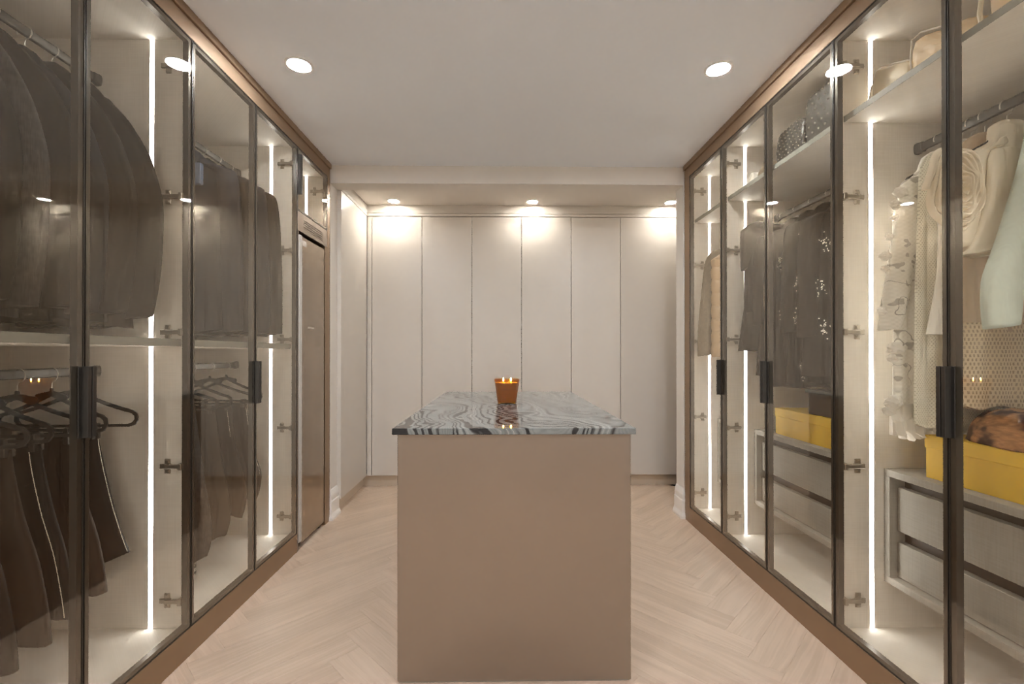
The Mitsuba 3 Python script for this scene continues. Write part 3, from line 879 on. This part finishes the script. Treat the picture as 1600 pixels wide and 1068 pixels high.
part(t, 'body', puffer(xq, 2.955, 1.885, 1.145, 0.248, 0.075, 9), 'tan_puffer', True)
for s in (-1, 1):
    part(t, 'sleeve', sleeve([(xq + s * 0.13, 3.015, 1.86, 0.04, 0.03), (xq + s * 0.195, 3.025, 1.80, 0.05, 0.045), (xq + s * 0.225, 3.03, 1.55, 0.052, 0.05), (xq + s * 0.250, 3.03, 1.33, 0.05, 0.045), (xq + s * 0.262, 3.03, 1.15, 0.045, 0.04)], seed=5), 'taupe_cloth', True, label='dark taupe sleeve')
hanger(xq, 2.96, 1.953, 'hanger of the tan puffer jacket in the narrow far right wardrobe', wide=0.3)
jacket('jacket', 'dark taupe jacket behind the frame in the narrow far right wardrobe', 'jacket', xq, 2.80, 1.953, 1.12, 'brown_wool', hw=0.16, seed=160, zcuff=1.15, k=0.62)
hanger(xq, 2.80, 1.953, 'nearer hanger in the narrow far right wardrobe, under a dark taupe jacket', wide=0.7)

# --- right, middle wardrobe: black dresses
dd = ['farthest black coat with a puffed collar in the middle right wardrobe, before the lit strip', 'taupe and black long dress second from the lit strip in the middle right wardrobe', 'long black dress with white sequins in the middle right wardrobe',
      'black gown with white flower sprigs in the middle right wardrobe', 'long black dress nearest in the middle right wardrobe']
hh = ['farthest hanger on the rod of the middle right wardrobe', 'second hanger from the lit strip in the middle right wardrobe', 'third hanger from the lit strip in the middle right wardrobe', 'fourth hanger from the lit strip in the middle right wardrobe', 'nearest hanger on the rod of the middle right wardrobe']


def flecks(pts, size, seed):
    r_ = np.random.default_rng(seed)
    out = []
    for p in pts:
        m = trimesh.creation.icosphere(subdivisions=0, radius=1)
        m.apply_scale([size * r_.uniform(.5, 1.2), 0.0015, size * r_.uniform(.5, 1.6)])
        m.apply_transform(trimesh.transformations.rotation_matrix(r_.uniform(0, 3.1), [0, 1, 0]))
        m.apply_translation(p)
        out.append(m)
    return cat(*out)


yd = [2.590, 2.470, 2.345, 2.220, 2.095]
zb_ = [1.175, 1.04, 0.99, 1.02, 1.06]
md = ['black_wool', 'black_satin', 'black_wool', 'black_wool', 'black_satin']
for i, y in enumerate(yd):
    t = jacket('dress' if i else 'coat', dd[i], 'dress' if i else 'coat', xq + (0.0 if i else -0.015), y, 1.953, zb_[i], md[i], hw=0.185, thick=0.040, seed=180 + i, flare=0.065 if i == 0 else 0.04, zcuff=(1.40, 1.32, 1.30, 1.27, 1.24)[i], sl_w=0.044, amp=0.006, k=(0.72, 0.80, 0.80, 0.82, 0.82)[i])
    hanger(xq, y, 1.953, hh[i], wide=0.8)
    if i == 0:
        r_ = np.random.default_rng(3)
        col = puffer(xq - 0.115, y + 0.004, 1.915, 1.64, 0.128, 0.060, 1)
        part(t, 'puffed_shoulder', col, 'black_wool', True)
    if i in (2, 3, 4):
        r_ = np.random.default_rng(300 + i)
        pts = []
        for px, pz in {2: ((-0.19, 1.36), (-0.20, 1.62)), 3: ((-0.17, 1.72), (-0.19, 1.50), (-0.20, 1.33), (-0.13, 1.17), (-0.17, 1.09)), 4: ((-0.15, 1.66), (-0.17, 1.46), (-0.16, 1.28), (-0.10, 1.16), (-0.05, 1.10), (0.0, 1.08))}[i]:
            for _ in range(20):
                pts.append((xq + px + r_.normal(0, 0.010), y - 0.052 + r_.normal(0, 0.002), pz + r_.normal(0, 0.022)))
        part(t, 'sequins', flecks(pts, 0.0032, i), 'white_cotton', kind='stuff', label='clusters of white sequins')
    if i == 1:
        part(t, 'pale_panel', sleeve([(xq - 0.115, y - 0.03, 1.79, 0.02, 0.02), (xq - 0.150, y - 0.04, 1.72, 0.035, 0.03), (xq - 0.185, y - 0.05, 1.50, 0.030, 0.03), (xq - 0.195, y - 0.05, 1.38, 0.018, 0.02)], seed=9), 'taupe_cloth', True, label='taupe sleeve panel')

# --- right, near wardrobe: white and cream clothes
LACE = [(0.125, 0.10), (0.16, 0.148), (0.25, 0.165), (0.40, 0.192), (0.58, 0.222), (0.705, 0.240)]
wg = jacket('dress', 'long white lace dress with dark embroidered flowers, farthest in the near right wardrobe', 'dress', xq, 1.655, 1.953, 0.985, 'lace', hw=0.178, thick=0.026, outline=LACE, seed=210, zcuff=1.250, sl_w=0.047, amp=0.004)
ruff = []
r_ = np.random.default_rng(8)


def ruffle(x0, y0, z0, w, h, seed, n=26):
    """A crumpled frill: a thin wavy band closed into a sheet with thickness."""
    q_ = np.random.default_rng(seed)
    ph = q_.uniform(0, 6.28, 3)
    rings = []
    for k in range(n):
        t = k / (n - 1)
        cx_ = x0 + (t - 0.5) * w
        dy = 0.014 * math.sin(t * 21 + ph[0]) + 0.006 * math.sin(t * 43 + ph[1])
        dz = 0.010 * math.sin(t * 17 + ph[2])
        hh_ = h * (0.8 + 0.25 * math.sin(t * 25 + ph[1]))
        rings.append([[cx_, y0 + dy - 0.004, z0 + hh_ / 2], [cx_ + 0.003, y0 + dy - 0.010, z0 + dz - hh_ * 0.2], [cx_, y0 + dy - 0.016, z0 - hh_ / 2 + dz], [cx_, y0 + dy + 0.006, z0 - hh_ / 2 + dz], [cx_, y0 + dy + 0.006, z0 + hh_ / 2]])
    return loft(np.array(rings))


for k, (x, z, w, h) in enumerate([(xq - 0.145, 0.895, 0.11, 0.075), (xq - 0.06, 0.890, 0.13, 0.07), (xq + 0.06, 0.895, 0.14, 0.07)]):
    part(wg, 'ruffle', ruffle(x, 1.645, z, w, h, 40 + k), 'white_cotton', 25)
part(wg, 'underskirt', garment([(1.0, -0.185, 0.185, 0.02), (0.95, -0.187, 0.187, 0.022), (0.885, -0.19, 0.19, 0.024)], xq, 1.657, 8, 0.006, 77, M=10), 'white_cotton', True)


def tuft(c, r, seed):
    """A crumpled cloth flower."""
    m_ = trimesh.creation.icosphere(subdivisions=3, radius=1.0)
    v = m_.vertices
    k = 0.55 + 0.9 * meshkit.fbm(v * 2.6 + seed * 7.3, 3, seed)
    m_.vertices = v * k[:, None] * np.array([r, r * 0.6, r * 0.8]) + np.array(c)
    return m_


for k, (dx, z, rr) in enumerate([(-0.168, 1.745, 0.024), (-0.186, 1.700, 0.020), (-0.190, 1.655, 0.014), (-0.210, 1.585, 0.016), (-0.224, 1.515, 0.020), (-0.226, 1.470, 0.014), (-0.236, 1.315, 0.018), (-0.188, 1.180, 0.026), (-0.200, 1.145, 0.018), (-0.196, 0.985, 0.030), (-0.212, 0.955, 0.022)]):
    part(wg, 'petal_tuft', tuft((xq + dx, 1.632, z), rr, k), 'white_cotton', 30)
hanger(xq, 1.655, 1.953, 'farthest hanger on the rod of the near right wardrobe, under the lace dress', wide=0.62)

kd = thing('dress', 'long sage mesh knit dress beside the white lace dress in the near right wardrobe', 'dress')
part(kd, 'body', garment([(1.895, -0.04, 0.04, 0.012), (1.87, -0.10, 0.10, 0.018), (1.83, -0.135, 0.14, 0.018), (1.5, -0.150, 0.155, 0.018), (1.2, -0.160, 0.165, 0.019), (0.91, -0.165, 0.175, 0.019)], xq, 1.588, 7, 0.004, 220, hem=0.008), 'knit_sage', True)
hanger(xq, 1.588, 1.953, 'second hanger from the lit strip in the near right wardrobe, under the knit dress', wide=0.6)

wb = thing('blouse', 'white cotton blouse behind the rose jacket in the near right wardrobe', 'blouse')
part(wb, 'body', garment([(1.895, -0.04, 0.04, 0.012), (1.87, -0.09, 0.10, 0.018), (1.80, -0.115, 0.14, 0.016), (1.5, -0.120, 0.15, 0.016), (1.228, -0.165, 0.16, 0.017)], xq, 1.541, 5, 0.004, 230), 'white_cotton', True)
hanger(xq, 1.541, 1.953, 'third hanger from the lit strip in the near right wardrobe, silver hook beside the frame', wide=0.5)

# cream jacket with a large fabric rose
cr = thing('dress', 'long tan dress with a crochet skirt hanging to the fur in the near right wardrobe', 'dress')
part(cr, 'bodice', garment([(1.895, -0.04, 0.04, 0.012), (1.86, -0.09, 0.10, 0.018), (1.80, -0.11, 0.14, 0.016), (1.5, -0.10, 0.16, 0.017), (1.235, -0.095, 0.18, 0.017)], xq + 0.01, 1.498, 6, 0.004, 255), 'tan_cotton', True)
part(cr, 'crochet_skirt', garment([(1.265, -0.10, 0.19, 0.020), (1.1, -0.13, 0.21, 0.021), (0.985, -0.14, 0.23, 0.021)], xq + 0.01, 1.498, 7, 0.003, 256, hem=0.008, M=20), 'crochet_tan', True)
hanger(xq, 1.498, 1.953, 'fourth hanger from the lit strip in the near right wardrobe, over the crochet dress', wide=0.45)
ROSEJ = [(0.120, 0.085), (0.155, 0.150), (0.24, 0.175), (0.36, 0.190), (0.46, 0.195)]
cj = jacket('jacket', 'cream satin jacket with a large fabric rose in the near right wardrobe', 'jacket', xq + 0.01, 1.432, 1.953, 1.475, 'cream_satin', hw=0.165, thick=0.026, outline=ROSEJ, seed=240, zcuff=1.50, sl_w=0.050, amp=0.006, folds=5)


def rose(xc, yc, zc, R, turns=6.5, n=340):
    """A spiral of pleated cloth, facing the room."""
    rings = []
    for k in range(n):
        t = k / (n - 1)
        a = 2 * math.pi * turns * t
        poly = 1 + 0.07 * math.cos(5 * a + 1.3 * turns * t)
        r = (0.008 + (R - 0.008) * t ** 0.95) * poly
        h = 0.046 * (1 - 0.55 * t) + 0.003 * math.sin(3 * a)
        w = 0.0036 + 0.003 * t
        ca, sa = math.cos(a), math.sin(a)
        ring = []
        for dr_, dy_ in ((-w, 0.0), (-w * 0.9, -h * 0.9), (0.0, -h), (w * 0.9, -h * 0.75), (w * 1.2, 0.0)):
            rr = max(r + dr_, 0.0015)
            ring.append([xc + 0.74 * rr * ca, yc + dy_, zc + rr * sa * 1.12])
        rings.append(ring)
    return loft(np.array(rings))


part(cj, 'fabric_rose', rose(xq - 0.208, 1.402, 1.668, 0.120), 'cream_cotton', 40, label='large spiral fabric rose')
part(cj, 'drape', sleeve([(xq - 0.06, 1.400, 1.80, 0.02, 0.012), (xq - 0.05, 1.396, 1.77, 0.045, 0.020), (xq - 0.045, 1.394, 1.66, 0.055, 0.024), (xq - 0.06, 1.396, 1.54, 0.075, 0.026), (xq - 0.09, 1.40, 1.48, 0.085, 0.026)], seed=33, amp=0.010), 'cream_satin', True, label='draped satin panel')
hanger(xq, 1.432, 1.953, 'fifth hanger from the lit strip in the near right wardrobe, over the rose jacket', wide=0.6)

mc = thing('coat', 'pale mint coat with a wide hanging sleeve in the near right wardrobe', 'coat')
part(mc, 'body', garment([(1.90, -0.03, 0.06, 0.014), (1.87, -0.03, 0.16, 0.020), (1.82, -0.03, 0.20, 0.022), (1.5, -0.03, 0.20, 0.024), (1.27, -0.03, 0.21, 0.026)], xq + 0.03, 1.328, 6, 0.004, 270), 'mint_wool', True)
part(mc, 'sleeve', sleeve([(xq - 0.030, 1.325, 1.83, 0.025, 0.022), (xq - 0.048, 1.318, 1.73, 0.034, 0.026), (xq - 0.110, 1.310, 1.52, 0.047, 0.028), (xq - 0.158, 1.305, 1.36, 0.057, 0.030), (xq - 0.160, 1.305, 1.240, 0.047, 0.030)], seed=14, amp=0.002), 'mint_wool', True)
hanger(xq, 1.328, 1.953, 'sixth hanger from the lit strip in the near right wardrobe, under the mint coat', wide=0.2)
rj = thing('jacket', 'tweed jacket with crumpled ruffles at the right photo edge in the near right wardrobe', 'jacket')
part(rj, 'body', garment([(1.90, -0.03, 0.06, 0.014), (1.86, -0.10, 0.16, 0.024), (1.6, -0.11, 0.19, 0.032), (1.23, -0.10, 0.20, 0.034)], xq + 0.03, 1.225, 6, 0.006, 280), 'tweed', True)
for k, z in enumerate(np.linspace(1.30, 1.66, 8)):
    part(rj, 'ruffle', ruffle(xq - 0.045 + 0.006 * math.sin(k * 2.1), 1.185, z, 0.10, 0.045, 90 + k, 16), 'cream_cotton', 25)
part(rj, 'teal_hem', garment([(1.245, -0.115, 0.20, 0.036), (1.165, -0.120, 0.205, 0.038)], xq + 0.03, 1.225, 6, 0.004, 281, M=8), 'teal_cloth', True, label='dark teal hem')
hanger(xq, 1.225, 1.953, 'hanger nearest the camera in the right wardrobe, over the tweed jacket', wide=0.6)

# --- boxes on the drawer tops
def lidded_box(name, label, x0, x1, y0, y1, z0, z1, body, lid, lid_h=0.045, over=0.003):
    t = thing(name, label, 'box')
    part(t, 'base', cbox((x0, y0, z0), (x1, y1, z1 - 0.004), 0.001), body)
    part(t, 'lid', cbox((x0 - over, y0 - over, z1 - lid_h), (x1 + over, y1 + over, z1), 0.0015), lid)
    return t


ZD = 0.7205
lidded_box('storage_box', 'yellow lidded box under the brown fur in the near right wardrobe', 1.520, 1.835, 1.175, 1.622, ZD, 0.872, 'yellow_card', 'yellow_lid')
lidded_box('storage_box', 'yellow lidded box on the drawers of the middle right wardrobe', 1.516, 1.835, 2.060, 2.520, ZD, 0.862, 'yellow_card', 'yellow_lid')
lidded_box('storage_box', 'dark brown case with a black overhanging lid on the farther yellow box', 1.525, 1.80, 1.98, 2.26, 0.863, 0.985, 'dark_card', 'black_leather', 0.016, 0.010)

# fur on the near yellow box
fx, fy = 1.665, 1.36
n1, n2 = 60, 40
th_ = np.linspace(0, 2 * np.pi, n1, endpoint=False)
rings = []
for j in range(n2 + 1):
    ph = math.pi / 2 * j / n2
    rad = math.cos(ph) ** 0.55 if j < n2 else 0.001
    pts = np.stack([fx + 0.150 * rad * np.cos(th_), fy + 0.215 * rad * np.sin(th_), 0 * th_ + 0.8735 + 0.115 * math.sin(ph)], 1)
    nn = meshkit.fbm(pts * 14.0, 3, 5) - 0.5
    n3 = meshkit.fbm(pts * 60.0, 2, 9) - 0.5
    k = math.sin(ph) ** 0.5
    pts[:, 2] += k * (0.055 * nn + 0.012 * n3)
    pts[:, 0] += (0.03 * nn + 0.008 * n3) * min(1, 1.2 - k)
    pts[:, 2] = np.maximum(pts[:, 2], 0.8735)
    rings.append(pts)
fs = thing('fur_stole', 'folded brown fur stole lying on the yellow box in the near right wardrobe', 'fur stole')
part(fs, 'pelt', loft(np.array(rings)), 'fur_brown', True)
rb = sleeve([(1.60, 1.30, 0.972, 0.012, 0.03), (1.585, 1.275, 0.978, 0.02, 0.04), (1.575, 1.24, 0.978, 0.022, 0.04), (1.57, 1.21, 0.965, 0.012, 0.03)], seed=2)
part(fs, 'red_lining', rb, 'red_silk', True, label='red silk lining')

# --- bags on the shelf of the near right wardrobe
ZS = 2.0785


def soft_box(x0, x1, y0, y1, z0, heights, puff=0.010, n=22, seed=0):
    """A soft bag: a rounded body whose top height runs along y after `heights`."""
    h = PchipInterpolator(np.linspace(y0, y1, len(heights)), heights)
    m_ = trimesh.creation.box([2, 2, 2])
    for _ in range(4):
        m_ = m_.subdivide()
    v = m_.vertices.copy()
    r = 0.16
    c = np.clip(v, -1 + r, 1 - r)
    d = v - c
    L_ = np.linalg.norm(d, axis=1, keepdims=True)
    v = np.where(L_ > 1e-9, c + d / np.maximum(L_, 1e-9) * r, v)
    yy = (v[:, 1] + 1) / 2 * (y1 - y0) + y0
    t = (v[:, 2] + 1) / 2
    bul = puff * np.sin(np.pi * np.clip(t, 0, 1))
    xx = (v[:, 0] + 1) / 2 * (x1 - x0) + x0
    xx = xx + np.sign(v[:, 0]) * bul * (np.abs(v[:, 0]) > 0.8)
    zz = z0 + t * h(yy) + 0.004 * np.sin(yy * 60 + seed) * t
    return trimesh.Trimesh(np.stack([xx, yy, zz], 1), m_.faces, process=False)


def quilt(m_, pitch, depth, axis=0):
    n = m_.vertex_normals
    v = m_.vertices
    a, b = (v[:, 1] + v[:, 2]) / pitch, (v[:, 1] - v[:, 2]) / pitch
    d = np.minimum(np.abs(a - np.round(a)), np.abs(b - np.round(b)))
    out = m_.copy()
    out.vertices = v - n * (depth * np.exp(-(d / 0.10) ** 2))[:, None]
    return out


b1 = thing('handbag', 'small cream flap bag leaning by the lit strip on the top shelf, near right wardrobe', 'bag')
part(b1, 'body', soft_box(1.395, 1.52, 1.535, 1.690, ZS, [0.085, 0.12, 0.145], 0.012, seed=1), 'cream_leather', True)
part(b1, 'strap', tube([(1.392, 1.70, ZS + 0.003), (1.398, 1.715, ZS + 0.05), (1.41, 1.718, ZS + 0.10), (1.425, 1.705, ZS + 0.125), (1.44, 1.690, ZS + 0.13)], 0.006, 8), 'piping_light', 40, label='pale strap')
part(b1, 'piping', tube([(1.390, 1.692, ZS + 0.004), (1.391, 1.692, ZS + 0.132), (1.391, 1.66, ZS + 0.140), (1.391, 1.54, ZS + 0.088)], 0.0025, 8), 'piping_light', 40)
b2 = thing('handbag', 'beige quilted handbag behind the door frame on the top shelf, near right wardrobe', 'bag')
part(b2, 'body', quilt(soft_box(1.385, 1.52, 1.300, 1.520, ZS, [0.070, 0.105, 0.145], 0.010, seed=2), 0.062, 0.003), 'beige_leather', True)
part(b2, 'piping', tube([(1.382, 1.521, ZS + 0.004), (1.380, 1.523, ZS + 0.07), (1.382, 1.521, ZS + 0.140), (1.384, 1.49, ZS + 0.146), (1.384, 1.41, ZS + 0.112)], 0.003, 8), 'piping_light', 40)
b3 = thing('handbag', 'beige bag with a pale handle at the top right corner of the photo', 'bag')
part(b3, 'body', soft_box(1.385, 1.53, 1.03, 1.270, ZS, [0.16, 0.17, 0.15], 0.014, seed=3), 'beige_leather', True)
part(b3, 'handle', tube([(1.375, 1.285, ZS + 0.006), (1.372, 1.292, ZS + 0.06), (1.374, 1.285, ZS + 0.12), (1.38, 1.262, ZS + 0.155)], 0.006, 8), 'cream_leather', 40, label='pale leather handle')

# --- studded bags on the shelf of the middle right wardrobe
def studs(m_, pitch, r=0.0034, lo=0.02):
    """Small domes in rows on the faces of a bag that look into the room and at the camera."""
    v, n = m_.vertices, m_.vertex_normals
    out, s_ = [], trimesh.creation.icosphere(subdivisions=1, radius=r)
    for axis, other in ((0, 1), (1, 0)):
        face = n[:, axis] < -0.75
        if axis == 1:
            face &= v[:, 0] < 1.48
        P, Nn = v[face], n[face]
        a0, a1, z0, z1 = P[:, other].min(), P[:, other].max(), P[:, 2].min(), P[:, 2].max()
        for row, z in enumerate(np.arange(z0 + 0.004, z1, pitch * 0.8)):
            for a in np.arange(a0 + (pitch / 2 if row % 2 else 0), a1, pitch):
                d = (P[:, other] - a) ** 2 + (P[:, 2] - z) ** 2
                q_ = int(np.argmin(d))
                if d[q_] < (0.6 * pitch) ** 2:
                    c = s_.copy()
                    p = P[q_].copy()
                    p[other], p[2] = a, z
                    c.apply_translation(p + Nn[q_] * 0.0006)
                    out.append(c)
    return cat(*out)


sb = soft_box(1.395, 1.55, 2.085, 2.300, ZS, [0.178, 0.198, 0.175], 0.012, seed=4)
s1 = thing('studded_bag', 'low black quilted bag covered with silver studs on the top shelf, middle right wardrobe', 'bag')
part(s1, 'body', quilt(sb, 0.055, 0.004), 'black_leather', True)
part(s1, 'studs', studs(sb, 0.026, 0.0032), 'stud_metal', True, kind='stuff', label='silver studs')
sb2 = soft_box(1.395, 1.55, 1.86, 2.078, ZS, [0.25, 0.255, 0.245], 0.008, seed=5)
s2 = thing('studded_bag', 'tall black bag with large silver studs on the top shelf, middle right wardrobe', 'bag')
part(s2, 'body', sb2, 'black_leather', True)
part(s2, 'studs', studs(sb2, 0.040, 0.0046), 'stud_metal', True, kind='stuff', label='large silver studs')
s3 = thing('pouch', 'small dark woven pouch left of the studded bag on the top shelf, middle right wardrobe', 'bag')
part(s3, 'body', soft_box(1.38, 1.48, 2.315, 2.44, ZS, [0.065, 0.085, 0.06], 0.010, seed=6), 'taupe_cloth', True)
s4 = thing('scarf', 'small pale folded scarf at the far end of the top shelf, middle right wardrobe', 'scarf')
part(s4, 'fold', soft_box(1.39, 1.47, 2.49, 2.57, ZS, [0.05, 0.09, 0.04], 0.012, seed=7), 'lace', True)

# ------------------------------------------------------------------ groups of alike things
GROUPS = {'clothes_hanger': 'black velvet clothes hangers', 'coat': 'dark coats on a rod', 'skirt': 'skirts hanging from clips', 'jacket': 'jackets on hangers', 'trousers': 'trousers hanging from clips', 'dress': 'dresses on hangers',
          'downlight': 'recessed ceiling downlights', 'tall_cabinet': 'tall greige alcove cabinets', 'wardrobe': 'glass-fronted wardrobes', 'handbag': 'beige bags on the shelf', 'studded_bag': 'studded black bags', 'storage_box': 'boxes on the drawer tops'}
for key, entry in labels.items():
    base = key if '__' in key else key.rsplit('_', 1)[0] if key[-3:].isdigit() else key
    if 'category' in entry and base in GROUPS:
        entry['group'] = GROUPS[base]
